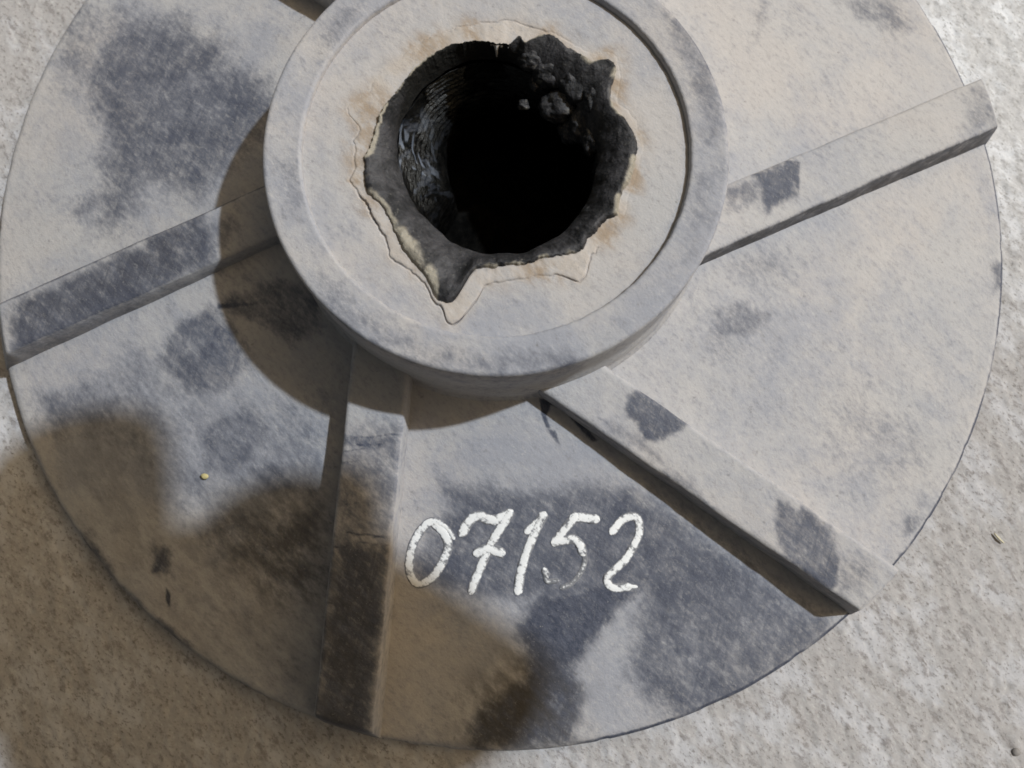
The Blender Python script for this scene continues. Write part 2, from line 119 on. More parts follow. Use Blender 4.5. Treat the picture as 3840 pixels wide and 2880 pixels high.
# ---------------------------------------------------------------- materials
class NT:
    def __init__(s, name):
        s.m = bpy.data.materials.new(name); s.m.use_nodes = True; s.t = s.m.node_tree; s.t.nodes.clear()
        s.out = s.n('ShaderNodeOutputMaterial'); s.b = s.n('ShaderNodeBsdfPrincipled'); s.l(s.b.outputs[0], s.out.inputs[0])
    def n(s, t, **k):
        x = s.t.nodes.new(t)
        for a, v in k.items(): setattr(x, a, v)
        return x
    def l(s, a, b): s.t.links.new(a, b)
    def set(s, sock, v):
        if hasattr(v, 'is_output') or isinstance(v, bpy.types.NodeSocket): s.l(v, sock)
        else: sock.default_value = v
    def math(s, op, a, b=0.0, c=None):
        x = s.n('ShaderNodeMath', operation=op); s.set(x.inputs[0], a); s.set(x.inputs[1], b)
        if c is not None: s.set(x.inputs[2], c)
        return x.outputs[0]
    def mix(s, f, a, b, mode='MIX'):
        x = s.n('ShaderNodeMix', data_type='RGBA', blend_type=mode); s.set(x.inputs[0], f); s.set(x.inputs[6], a); s.set(x.inputs[7], b)
        return x.outputs[2]
    def ramp(s, v, lo, hi, a=0.0, b=1.0):
        x = s.n('ShaderNodeMapRange', interpolation_type='SMOOTHSTEP'); s.set(x.inputs[0], v); s.set(x.inputs[1], lo); s.set(x.inputs[2], hi)
        x.inputs[3].default_value = a; x.inputs[4].default_value = b; return x.outputs[0]
    def coord(s, stretch=1.0, ang=0.0):
        tc = s.n('ShaderNodeTexCoord'); v = s.n('ShaderNodeMapping'); s.l(tc.outputs['Object'], v.inputs[0])
        v.vector_type = 'TEXTURE'; v.inputs[2].default_value = (0, 0, ang); v.inputs[3].default_value = (S * stretch, S, S); return v.outputs[0]
    def noise(s, co, scale, detail=4.0, rough=.55, dist=0.0):
        x = s.n('ShaderNodeTexNoise'); s.l(co, x.inputs['Vector']); x.inputs['Scale'].default_value = scale
        x.inputs['Detail'].default_value = detail; x.inputs['Roughness'].default_value = rough; x.inputs['Distortion'].default_value = dist
        return x.outputs[0]
    def attr(s, n):
        x = s.n('ShaderNodeAttribute', attribute_name=n); return x.outputs['Fac']
    def bump(s, h, strength, dist):
        x = s.n('ShaderNodeBump'); x.inputs['Strength'].default_value = strength; x.inputs['Distance'].default_value = dist * S
        s.l(h, x.inputs['Height']); s.l(x.outputs[0], s.b.inputs['Normal'])
def rgb(r, g, b): return (r, g, b, 1)

def dusty(name, grease=False, extra=0.0):
    """dark slate plastic under a film of beige dust; 'wear' tells where the dust is rubbed off"""
    t = NT(name); co = t.coord(); st = t.coord(2.0, math.radians(-46))
    wr = t.attr('wear')
    n1 = t.noise(st, 34, 6, .68); n2 = t.noise(co, 9, 4, .6); n3 = t.noise(st, 120, 4, .7); n4 = t.noise(co, 260, 2, .6)
    n5 = t.noise(co, 3.2, 3, .55)
    s1 = t.noise(t.coord(6.0, math.radians(-42)), 90, 4, .7, .8); s2 = t.noise(t.coord(7.0, math.radians(75)), 80, 4, .7, 1.2)
    n6 = t.noise(co, 5.5, 5, .62, .6)
    e = t.math('ADD', wr, t.math('MULTIPLY', t.math('SUBTRACT', n1, .5), .85))
    e = t.math('ADD', e, t.math('MULTIPLY', t.math('SUBTRACT', n3, .5), .95))
    hatch = t.math('MULTIPLY', t.math('ADD', t.math('SUBTRACT', s1, .5), t.math('SUBTRACT', s2, .5)), t.math('MULTIPLY_ADD', wr, .55, .12))
    e = t.math('ADD', e, hatch)
    e = t.math('ADD', e, t.math('MULTIPLY', t.math('SUBTRACT', n2, .5), .5))
    e = t.math('ADD', e, extra)
    m = t.ramp(e, .0, 1.02)
    # film of dust: thick and pinkish tan, or thin so that the slate below shows through as lavender grey
    dust = t.mix(t.ramp(n5, .38, .62), rgb(.422, .392, .382), rgb(.400, .385, .388))
    dust = t.mix(t.math('MULTIPLY', t.ramp(n2, .45, .7), .5), dust, rgb(.440, .415, .410))
    thin = t.math('ADD', n6, t.math('ADD', t.math('MULTIPLY', t.math('SUBTRACT', n1, .5), .4), t.math('MULTIPLY', t.math('SUBTRACT', n3, .5), .4)))
    thin = t.math('ADD', thin, t.math('MULTIPLY', t.attr('thin'), .30))
    dust = t.mix(t.math('MULTIPLY', t.ramp(thin, .36, .88), .78), dust, rgb(.272, .280, .325))
    dust = t.mix(t.math('MULTIPLY', t.ramp(n3, .54, .74), .3), dust, rgb(.26, .245, .24))
    dust = t.mix(t.math('MULTIPLY', t.attr('crust'), t.ramp(n1, .25, .55)), dust, rgb(.49, .435, .39))
    dust = t.mix(t.math('MULTIPLY', t.attr('rust'), t.ramp(n1, .35, .62)), dust, rgb(.30, .235, .18))
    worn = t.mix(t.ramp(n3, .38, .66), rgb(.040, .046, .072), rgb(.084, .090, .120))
    n7 = t.noise(t.coord(2.2, math.radians(-48)), 135, 3, .75); n8 = t.noise(co, 300, 2, .6)
    gr = t.math('ADD', t.math('MULTIPLY', n7, .75), t.math('MULTIPLY', n8, .25))
    dust = t.mix(t.math('MULTIPLY', t.ramp(gr, .48, .36), .30), dust, rgb(.19, .18, .185))
    dust = t.mix(t.math('MULTIPLY', t.ramp(gr, .54, .66), .25), dust, rgb(.54, .51, .49))
    worn = t.mix(t.math('MULTIPLY', t.ramp(gr, .52, .66), t.ramp(e, 1.4, .5, .16, .5)), worn, rgb(.23, .225, .235))
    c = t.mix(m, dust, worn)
    c = t.mix(t.math('MULTIPLY', t.attr('grime_shade'), t.ramp(n1, .28, .62)), c, rgb(.062, .054, .046))  # brown dirt, plus painted shade deepening the hand shadow at lower left
    # crumbs of dry dirt left on rubbed places
    sp = t.math('MULTIPLY', t.ramp(n4, .66, .74), t.ramp(wr, .2, .5))
    c = t.mix(t.math('MULTIPLY', sp, .4), c, rgb(.36, .345, .33))
    c = t.mix(t.math('MULTIPLY', t.ramp(t.noise(co, 75, 3, .6), .66, .76), .4), c, rgb(.10, .095, .09))
    t.l(c, t.b.inputs['Base Color'])
    r = t.math('MULTIPLY_ADD', m, -.28, .92); t.l(r, t.b.inputs['Roughness'])
    t.b.inputs['Specular IOR Level'].default_value = .3
    h = t.math('ADD', t.math('MULTIPLY', n3, .7), t.math('MULTIPLY', n4, .5)); h = t.math('ADD', h, t.math('MULTIPLY', n1, .7))
    t.bump(h, .3, .004)
    return t.m
M_plastic = dusty('dusty_plastic')

def grease_mat():
    t = NT('black_grease'); co = t.coord(); gr = t.attr('dust')
    n1 = t.noise(co, 26, 6, .65); n2 = t.noise(co, 110, 4, .65)
    c = t.mix(t.ramp(n1, .36, .62), rgb(.012, .0118, .0135), rgb(.050, .048, .053))
    c = t.mix(t.ramp(n2, .6, .74), c, rgb(.11, .105, .1))
    d = t.math('ADD', gr, t.math('MULTIPLY', t.math('SUBTRACT', n1, .5), .9))
    c = t.mix(t.ramp(t.attr('darken'), .2, .8), c, rgb(.007, .0065, .006)); c = t.mix(t.ramp(d, .35, .75), c, rgb(.30, .268, .22))
    t.l(c, t.b.inputs['Base Color']); t.l(t.ramp(n1, .3, .7, .75, .5), t.b.inputs['Roughness'])
    t.b.inputs['Specular IOR Level'].default_value = .35
    h = t.math('ADD', t.math('MULTIPLY', n2, .5), n1); t.bump(h, .6, .010)
    return t.m
M_grease = grease_mat()
def bore_mat():
    t = NT('oily_bore'); co = t.coord(); dp = t.attr('depth')
    n1 = t.noise(co, 30, 5, .7); n2 = t.noise(co, 90, 4, .65)
    lump = t.attr('lump')
    c = t.mix(t.ramp(n1, .4, .7), rgb(.002, .002, .002), rgb(.007, .0065, .006))
    c = t.mix(t.math('MULTIPLY', lump, t.ramp(n1, .38, .62)), c, rgb(.12, .11, .092))
    c = t.mix(t.attr('painted_sheen'), c, rgb(.045, .050, .064)); c = t.mix(t.attr('painted_glint'), c, rgb(.15, .17, .215))  # bluish sheen and sun glints painted into the wall's base colour
    t.l(c, t.b.inputs['Base Color']); t.l(t.ramp(n2, .3, .7, .30, .6), t.b.inputs['Roughness'])
    t.l(t.ramp(dp, .07, .20, .42, .0), t.b.inputs['Specular IOR Level'])
    w = t.n('ShaderNodeTexWave', wave_type='BANDS', bands_direction='Z'); t.l(co, w.inputs[0])
    w.inputs['Scale'].default_value = 9; w.inputs['Distortion'].default_value = 9.0; w.inputs['Detail'].default_value = 3
    t.bump(t.math('ADD', n2, t.math('MULTIPLY', w.outputs[0], .2)), .6, .008)
    return t.m
M_bore = bore_mat()
def chalk_mat(name, strength):
    t = NT(name); co = t.coord(); st = t.coord(2.6, math.radians(-44))
    n = t.noise(st, 70, 5, .7); n2 = t.noise(co, 190, 3, .6)
    f = t.math('ADD', t.math('MULTIPLY', n, .7), t.math('MULTIPLY', n2, .35))
    f = t.math('SUBTRACT', f, t.math('MULTIPLY', t.attr('edge'), .30))
    m = t.ramp(f, .36 - strength, .50 - strength)
    slate = t.mix(t.ramp(n2, .4, .7), rgb(.17, .172, .19), rgb(.24, .235, .245))
    c = t.mix(m, slate, rgb(.78, .775, .785)); t.l(c, t.b.inputs['Base Color']); t.b.inputs['Roughness'].default_value = .95
    t.b.inputs['Specular IOR Level'].default_value = .2
    t.bump(t.math('ADD', n, n2), .15, .002)
    return t.m
M_chalk = chalk_mat('white_chalk', .012); M_smear = chalk_mat('smeared_chalk', -.12)
def ground_mat():
    t = NT('dusty_concrete'); co = t.coord(1.7, math.radians(-48)); c0 = t.coord()
    n1 = t.noise(co, 16, 6, .65); n2 = t.noise(co, 60, 5, .72); n3 = t.noise(c0, 2.2, 4, .55); n4 = t.noise(co, 170, 3, .7)
    pale = t.ramp(t.math('ADD', t.attr('pale'), t.math('MULTIPLY', t.math('SUBTRACT', n3, .5), .8)), .1, .9)
    c = t.mix(pale, rgb(.365, .345, .343), rgb(.51, .498, .505))
    c = t.mix(t.math('MULTIPLY', t.ramp(n1, .46, .62), .9), c, t.mix(pale, rgb(.455, .445, .465), rgb(.68, .68, .71)))
    c = t.mix(t.math('MULTIPLY', t.ramp(n2, .50, .66), .75), c, t.mix(pale, rgb(.215, .195, .192), rgb(.36, .345, .345)))
    c = t.mix(t.math('MULTIPLY', t.ramp(n4, .55, .68), .8), c, t.mix(pale, rgb(.17, .155, .145), rgb(.27, .26, .25)))
    c = t.mix(t.math('MULTIPLY', t.ramp(n4, .44, .30), .7), c, t.mix(pale, rgb(.48, .47, .46), rgb(.68, .68, .68)))
    t.l(c, t.b.inputs['Base Color']); t.b.inputs['Roughness'].default_value = .95; t.b.inputs['Specular IOR Level'].default_value = .2
    t.bump(t.math('ADD', n2, t.math('MULTIPLY', n4, .6)), .3, .004)
    return t.m
M_ground = ground_mat()
def plain(name, col, rough=.8, col2=None):
    t = NT(name); n = t.noise(t.coord(), 40, 4, .6)
    t.l(t.mix(t.ramp(n, .3, .7), rgb(*col), rgb(*(col2 or [x * .75 for x in col]))), t.b.inputs['Base Color']); t.b.inputs['Roughness'].default_value = rough
    t.bump(n, .3, .01); return t.m

# ---------------------------------------------------------------- ground: one sheet, fine near the disc
g1 = np.linspace(-1.75, 1.75, 760); far = np.geomspace(1.8, 60, 26)
gx = np.concatenate([-far[::-1], g1, far])
X, Y = np.meshgrid(gx, gx - .25, indexing='ij')
Z = ZG + .004 * (fbm(X * 9, Y * 9, 41, 3) - .5) + .0048 * (fbm(X * 80 + Y * 18, Y * 54, 51, 3, .7) - .5) - .002 * sstep(.68, .8, fbm(X * 30, Y * 30, 61, 2))
pale = sstep(.35, 1.15, X * .75 + Y * .66 + .1) * .85 * sstep(3.2, 1.5, np.hypot(X, Y)) + .25 * sstep(-.7, -1.1, X) * sstep(.25, -.2, Y) * sstep(-.8, -.3, Y) - .3 * sstep(-.5, -1.0, X) * sstep(.3, .8, Y) * sstep(3.0, 1.5, np.hypot(X, Y)) + .3 * sstep(1.5, 3, np.hypot(X, Y))
tag(grid_mesh('ground', np.stack([X, Y, Z], -1), False, {'pale': pale}, M_ground), kind='structure')

# ---------------------------------------------------------------- the disc
disc = bpy.data.objects.new('ribbed_disc', None); SC.collection.objects.link(disc)
tag(disc, 'dusty grey round plastic disc with raised ribs, thick hub and greasy hole, lying on concrete', 'machine part')
def zplate(r): return K * (1 - r)
def plate_z(x, y):
    x = np.asarray(x, float); y = np.asarray(y, float)
    return K * (1 - np.hypot(x, y)) + .004 * (fbm(x * 3, y * 3, 8, 2) - .5) + .0016 * (fbm(x * 22, y * 22, 9, 2) - .5)
# plate: upper face, rounded edge and underside in one shell
rr = np.concatenate([np.linspace(.33, .985, 236), [.990, .9945, .9975, .9993, 1.0, 1.0, .998, .985, .4]])
NT_ = 1250; th = np.linspace(0, 2 * np.pi, NT_, endpoint=False)
R, T = np.meshgrid(rr, th, indexing='ij')
Z = zplate(R)
edge = [(-.0006), (-.0022), (-.005), (-.009), (-.014), (-.026), (-.030), (-.032), (-.033)]
for i, z in enumerate(edge): Z[236 + i] = zplate(rr[236 + i]) * (i < 5) + z
nick = (.0014 * (fbm(T * 28, R * 0 + 2, 5, 3) - .5) - .0014 * sstep(.76, .86, vnoise(T * 31, R * 0 + 9, 6))) * sstep(.985, .997, R)
RX = R + nick
X = RX * np.cos(T); Y = RX * np.sin(T)
Z[:236] += .004 * (fbm(X[:236] * 3, Y[:236] * 3, 8, 2) - .5) + .0016 * (fbm(X[:236] * 22, Y[:236] * 22, 9, 2) - .5)
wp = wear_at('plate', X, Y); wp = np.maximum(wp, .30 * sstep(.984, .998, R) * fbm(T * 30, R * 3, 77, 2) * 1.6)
wp = np.maximum(wp, 1.15 * sstep(.990, .994, R) * sstep(-1.05, -.97, np.sin(T)) * sstep(.0, .25, np.cos(T)) * (.55 + .45 * sstep(.3, .5, fbm(T * 16, R * 0, 78, 3))))
grid_mesh('plate', np.stack([X, Y, Z], -1), True, {'wear': wp, 'thin': wear_at('thin', X, Y), 'grime_shade': wear_at('grime_shade', X, Y)}, M_plastic, disc)

# ribs: (direction in degrees, offsets of the two sides from the axis, where the top ends)
RIBS = [(25.4, .177, .277, .958), (-34.1, .168, .267, .972), (-95.2, .121, .221, .962), (-158.4, .066, .165, .955), (139.2, .081, .185, .960), (80.0, .125, .228, .960)]
H0, H1 = .045, .092
for q, (deg, o0, o1, tend) in enumerate(RIBS):
    a = math.radians(deg); d = np.array([math.cos(a), math.sin(a)]); nrm = np.array([d[1], -d[0]])   # offset direction (to the right of d)
    ns, nw = 240, 24
    uu = np.concatenate([np.linspace(0, 1, ns), [1, 1, 1]]); ends = [tend + .007, 1.0, 1.001]
    b = .006; dr = .0045
    prof = [(o0 - dr, 'base'), (o0 - dr * .5, 'mid'), (o0 - .0005, 'low'), (o0 + b * .3, 'bev')] + [(x, 'top') for x in np.linspace(o0 + b, o1 - b, nw)] + [(o1 - b * .3, 'bev'), (o1 + .0005, 'low'), (o1 + dr * .5, 'mid'), (o1 + dr, 'base')]
    V = np.zeros((ns + 3, len(prof), 3))
    for j, (off, kind) in enumerate(prof):
        tc = math.sqrt(tend ** 2 - off ** 2); tt = .26 + (tc - .26) * uu
        for e in range(3): tt[ns + e] = math.sqrt(ends[e] ** 2 - off ** 2)
        wob = .0045 * (fbm(tt * 14 + q * 7, tt * 0 + off * 40, 21, 4) - .5) if kind != 'top' else 0 * tt
        P = tt[:, None] * d + (off + wob)[:, None] * nrm
        r = np.hypot(P[:, 0], P[:, 1]); f = np.clip((r - RH) / (1 - RH), 0, 1.05)
        hs = {3: .62, 1: .82}.get(q, 1.0); zt = (K * (1 - RH) + H0 * hs) * (1 - f) + H1 * hs * f
        zb = zplate(np.minimum(r, 1.0)) - .012
        if kind == 'top': z = zt + .0022 * (fbm(P[:, 0] * 24, P[:, 1] * 24, 31, 3) - .5)
        elif kind == 'bev': z = zt - b * .25 + .003 * (fbm(tt * 40, tt * 0 + q, 33, 2) - .5)
        elif kind == 'low': z = zt - b * .8
        elif kind == 'mid': z = zb + .016 + .12 * (zt - zb - .016)
        else: z = zb
        # rounded, drafted outer end
        if kind in ('top', 'bev', 'low', 'mid'):
            z[-3] = z[-4] - .008 if kind != 'mid' else z[-3]
            z[-2] = -.004; z[-1] = -.030
        else: z[-1] = -.030
        V[:, j, 0] = P[:, 0]; V[:, j, 1] = P[:, 1]; V[:, j, 2] = z
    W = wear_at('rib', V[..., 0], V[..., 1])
    GR = wear_at('grime_shade', V[..., 0], V[..., 1]); GR[:, -3:] = {3: .95, 0: .55}.get(q, .1)
    W[:, [0, 1, 2, -3, -2, -1]] *= .35
    side = {3: 1.3, 1: .3, 0: .7}.get(q, .1); W[:, -3:] = side; W[:, -4] = np.maximum(W[:, -4], side * .5)
    grid_mesh('rib', V, False, {'wear': W, 'grime_shade': GR, 'thin': np.full(W.shape, .35 if q in (2, 3) else .1)}, M_plastic, disc)

# hub: turned ring
zb = zplate(RH)
prof = [(RH + .012, zb - .02), (RH + .010, zb - .002), (RH + .005, zb + .004), (RH + .0025, zb + .014), (RH + .002, zb + .06), (RH + .0005, zb + .062), (RH + .001, zb + .12)]
prof += [(RH, ZH - .010), (RH - .0008, ZH - .005), (RH - .003, ZH - .0015), (RH - .007, ZH)] + [(x, ZH) for x in np.linspace(RH - .01, RG + .006, 26)] + [(RG + .003, ZH - .0006), (RG + .001, ZH - .003), (RG, ZH - .007), (RG - .0005, ZH - .03)]
pr = np.array(prof); th = np.linspace(0, 2 * np.pi, 900, endpoint=False)
R, T = np.meshgrid(pr[:, 0], th, indexing='ij'); Z = np.repeat(pr[:, 1][:, None], len(th), 1)
R = R + .0012 * (fbm(T * 9, Z * 30, 71, 3) - .5) + .0016 * (fbm(T * 40, Z * 60, 72, 2) - .5) * (R < RG + .004)
X = R * np.cos(T); Y = R * np.sin(T); Z = Z + .0016 * (fbm(X * 20, Y * 20, 73, 2) - .5) * (R < RH - .002) * (R > RG + .001)
W = wear_at('hub', X, Y); W[:8] = .12; W[-4:] = 0
W += .22 * sstep(RH - .006, RH - .001, R) * sstep(ZH - .02, ZH, Z)
grid_mesh('hub', np.stack([X, Y, Z], -1), True, {'wear': W, 'thin': (.2 + .75 * sstep(.3, .7, fbm(np.cos(T) * 2.2 + R * 8, np.sin(T) * 2.2, 76, 3))) * (Z > ZH - .004)}, M_plastic, disc)

# contours of the grease and of the dusty lip round it, as radius over angle
def contour(pts, th):
    p = sorted(pts); A = np.array([x[0] for x in p]); B = np.array([x[1] for x in p])
    A = np.concatenate([A - 360, A, A + 360]); B = np.tile(B, 3)
    r = np.interp(np.degrees(th) % 360, A, B); k = np.exp(-(np.arange(-9, 10) / 5.5) ** 2); k /= k.sum()
    return np.convolve(np.concatenate([r[-9:], r, r[:9]]), k, 'valid')
NH = 1100; th = np.linspace(0, 2 * np.pi, NH, endpoint=False)
rD = contour(DARK, th) + .004 * (fbm(np.cos(th) * 9, np.sin(th) * 9, 81, 3, .7) - .5) * 2 + .004 * (fbm(np.cos(th) * 45, np.sin(th) * 45, 83, 2, .7) - .5)
rL = np.maximum(contour(LIP, th) + .005 * (fbm(np.cos(th) * 14, np.sin(th) * 14, 85, 3, .7) - .5) * 2, rD + .003)
# hub face with its torn dusty lip
ZF = ZH - .012
u = np.concatenate([np.linspace(.8, 1, 2), np.linspace(1, 2, 12)[1:], np.linspace(2, 3, 80)[1:]])
R = np.zeros((len(u), NH))
for i, x in enumerate(u):
    R[i] = (rD - .002) if x <= 1 else ((rD - .002) + (rL - .0015 - (rD - .002)) * (x - 1) if x <= 2 else rL - .0015 + (RG + .0002 - rL + .0015) * (x - 2) ** 1.25)
T = np.repeat(th[None], len(u), 0); X = R * np.cos(T); Y = R * np.sin(T)
dg = np.degrees(T); lipamt = np.clip(1.1 * np.exp(-((dg - 88) / 26) ** 2) + np.exp(-((dg - 205) / 30) ** 2) + 1.1 * np.exp(-((dg - 268) / 26) ** 2) + .9 * np.exp(-((dg - 305) / 8) ** 2), .12, 1) * (.45 + .55 * sstep(.3, .6, fbm(np.cos(T) * 7, np.sin(T) * 7, 91, 3)))
Z = ZF + 0 * R + .0030 * lipamt * sstep(.0032, -.0032, R - rL[None]) + .003 * (fbm(X * 26, Y * 26, 92, 3) - .5) * sstep(.05, 0, R - rL[None]) - .003 * np.exp(-((R - rL[None] - .0015) / .0016) ** 2) * lipamt
rust = .75 * sstep(.035, 0, R - rL[None]) * sstep(.35, .62, fbm(np.cos(T) * 5, np.sin(T) * 5, 94, 3)) + .25 * sstep(.03, 0, R - rL[None])
W = wear_at('hub', X, Y); W = np.maximum(W, .9 * lipamt * np.exp(-((R - rL[None] - .001) / .0018) ** 2) * sstep(.45, .6, fbm(np.cos(T) * 11, np.sin(T) * 11, 93, 2)))
Z[0] -= .03
grid_mesh('hub_face', np.stack([X, Y, Z], -1), True, {'wear': W, 'rust': rust, 'crust': .6 * sstep(.012, -.004, R - rL[None]), 'thin': .6 * sstep(.4, .7, fbm(X * 7, Y * 7, 96, 3)) * sstep(.0, .05, R - rL[None])}, dusty('dusty_hub_face', extra=-.2), disc)
# grease: lumpy funnel running down into the bore
rB = .166 + .016 * np.exp(-((np.degrees(th) - 110) / 45) ** 2) + .012 * (fbm(np.cos(th) * 3, np.sin(th) * 3, 95, 3) - .5) - .010 * np.exp(-((np.degrees(th) - 215 + 180) % 360 - 180) ** 2 / 900.0)
u = np.linspace(0, 1, 70)
R = rD[None] + (rB - rD)[None] * u[:, None]; T = np.repeat(th[None], 70, 0); X = R * np.cos(T); Y = R * np.sin(T)
thick = .007 * sstep(0, .10, u)[:, None] + .020 * (fbm(X * 14, Y * 14, 97, 4, .55) - .38) * sstep(0, .22, u)[:, None]
Z = ZF - .001 + thick - .045 * (u[:, None] ** 2.0) + .003 * (fbm(X * 60, Y * 60, 98, 2) - .5)
dd = .85 * sstep(.42, 0, u)[:, None] * sstep(.35, .65, fbm(np.cos(T) * 7, np.sin(T) * 7, 99, 2)) + .75 * np.exp(-((np.degrees(T) - 232) / 15) ** 2) * sstep(.75, .1, u[:, None]) + .5 * np.exp(-((np.degrees(T) - 165) / 30) ** 2) * sstep(.6, .05, u[:, None])
grid_mesh('grease', np.stack([X, Y, Z], -1), True, {'dust': dd, 'darken': np.exp(-((np.degrees(T) - 118) / 38) ** 2) * sstep(0, .12, u)[:, None] + .35 * sstep(.5, 1, u)[:, None]}, M_grease, disc)  # grease darkened at upper left and towards its inner edge
# bore: oily wall with caked lumps, closed far below
zt = ZF - .046; nz = 260; v = np.linspace(0, 1, nz)
zz = zt - (zt + .005) * v
T = np.repeat(th[None], nz, 0); ZZ = np.repeat(zz[:, None], NH, 1)
deg = np.degrees(T); lump = 0 * T
thr = np.abs(((ZZ + T * .011 / (2 * np.pi)) / .011 + .5 * fbm(T * 6, ZZ * 20, 105, 2)) % 1 - .5) * 2
thr = thr * sstep(.30, .55, fbm(T * 5, ZZ * 22, 106, 3)) * sstep(.75, .45, v)[:, None]
R = rB[None] + .004 + .006 * (fbm(T * 7, ZZ * 40, 101, 3) - .5) - .005 * thr - .085 * np.exp(-((deg - 172) / 36) ** 2) * sstep(0, .7, v)[:, None] - .02 * np.exp(-((deg - 110) / 40) ** 2) * sstep(0, .7, v)[:, None]
R[0] = rB
R = np.concatenate([R, R[-1:] * .5, R[-1:] * .01]); ZZ = np.concatenate([ZZ, ZZ[-1:], ZZ[-1:]]); T = np.concatenate([T, T[-1:], T[-1:]]); lump = np.concatenate([lump, lump[-1:] * 0, lump[-1:] * 0])
sheen = np.exp(-((np.degrees(T) - 168) / 30) ** 2) * sstep(.75, .1, (zt - ZZ) / zt) * sstep(.55, .72, fbm(T * 4 + ZZ * 16, ZZ * 62 - T * 9, 107, 3, .6))
grid_mesh('bore', np.stack([R * np.cos(T), R * np.sin(T), ZZ], -1), True, {'lump': lump, 'painted_sheen': sheen, 'painted_glint': np.exp(-((np.degrees(T) - 168) / 22) ** 2) * sstep(.55, .2, (zt - ZZ) / zt) * sstep(.60, .72, vnoise(T * 4.5, ZZ * 150 + T * 9, 108)) * sstep(.45, .62, vnoise(T * 9, ZZ * 22, 109)) * .8, 'depth': (ZH - ZZ)}, M_bore, disc)

def blob(name, cx, cy, cz, r, sx, sy, sz, seed, mat, parent):
    bm = bmesh.new(); bmesh.ops.create_icosphere(bm, subdivisions=4, radius=1.0); lay = bm.verts.layers.float.new('dust')
    P = np.array([v.co for v in bm.verts]); f = 1 + .8 * (fbm(P[:, 0] * 1.7 + seed * 5.1 + P[:, 2], P[:, 1] * 1.7 + P[:, 2] * 1.3, seed, 5, .6) - .5)
    dn = fbm(P[:, 0] * 2 + seed, P[:, 1] * 2 + P[:, 2] * 2, seed + 50, 3)
    for v, k, d_ in zip(bm.verts, f, dn): v.co = Vector((v.co.x * r * sx * k, v.co.y * r * sy * k, v.co.z * r * sz * k)) * S; v[lay] = d_ * .6
    o = bm_obj(name, bm, mat, parent); o.location = Vector((cx, cy, cz)) * S; return o
for i, (cx, cy, cz, r, sx, sy, sz) in enumerate(LUMPS): blob('grease_lump', cx, cy, cz, r, sx, sy, sz, 200 + i, M_grease, disc)
# chalk number 07152: each figure a thin layer of chalk lying on the plate
def stroke(bm, lay, width, pts, lift, seed):
    P = np.array(pts); 
    # smooth (Catmull-Rom) and resample
    Q = [];
    ext = np.vstack([2 * P[0] - P[1], P, 2 * P[-1] - P[-2]])
    for i in range(1, len(ext) - 2):
        for t in np.linspace(0, 1, 10, endpoint=False):
            a, b, c, e = ext[i - 1], ext[i], ext[i + 1], ext[i + 2]
            Q.append(.5 * ((2 * b) + (-a + c) * t + (2 * a - 5 * b + 4 * c - e) * t * t + (-a + 3 * b - 3 * c + e) * t ** 3))
    Q.append(P[-1]); Q = np.array(Q)
    D = np.gradient(Q, axis=0); D /= np.linalg.norm(D, axis=1)[:, None] + 1e-9
    # round ends
    h = width / 2
    head = [(Q[0] - D[0] * h * s, math.sqrt(max(1 - s * s, .02))) for s in (.98, .85, .6, .3)]
    tail = [(Q[-1] + D[-1] * h * s, math.sqrt(max(1 - s * s, .02))) for s in (.3, .6, .85, .98)]
    Qs = [x[0] for x in head] + list(Q) + [x[0] for x in tail]; Ws = [x[1] for x in head] + [1] * len(Q) + [x[1] for x in tail]
    Ds = [D[0]] * 4 + list(D) + [D[-1]] * 4
    rows = []
    for i, (q, wv, dv) in enumerate(zip(Qs, Ws, Ds)):
        n = np.array([-dv[1], dv[0]]); row = []
        for k, s in enumerate((-1, -.93, -.6, 0, .6, .93, 1)):
            jit = 1 + .22 * (vnoise(np.array(i * .55 + seed), np.array(k * 3.1), seed) - .5) if abs(s) > .7 else 1
            p = q + n * (h * wv * s * jit); r = math.hypot(*p)
            z = float(plate_z(p[0], p[1])) + (.0007 + lift if abs(s) < .9 else (.0004 if abs(s) < .99 else -.0006))
            vtx = bm.verts.new((p[0] * S, p[1] * S, z * S)); vtx[lay] = abs(s) ** 3; row.append(vtx)
        rows.append(row)
    for a, b in zip(rows, rows[1:]):
        for k in range(6): bm.faces.new((a[k], a[k + 1], b[k + 1], b[k]))
    bm.faces.new(rows[0][::-1]); bm.faces.new(rows[-1])
sd = 1
for key, word in (('zero', 'figure zero'), ('seven', 'figure seven with a cross bar'), ('one', 'figure one'), ('five', 'figure five with its lower bow rubbed away'), ('two', 'figure two')):
    bm = bmesh.new(); lay = bm.verts.layers.float.new('edge')
    for k, (wd, pts) in enumerate(DIGITS[key]): stroke(bm, lay, wd * 1.1, pts, .0004 + .0003 * k, sd); sd += 1
    tag(bm_obj('chalk_digit', bm, M_chalk, disc), 'white chalk ' + word)
bm = bmesh.new(); lay = bm.verts.layers.float.new('edge')
for k, (wd, pts) in enumerate(DIGITS['faint']): stroke(bm, lay, wd, pts, .0003 + .0002 * k, sd); sd += 1
tag(bm_obj('chalk_smear', bm, M_smear, disc), 'faint rubbed bow of the chalk five')

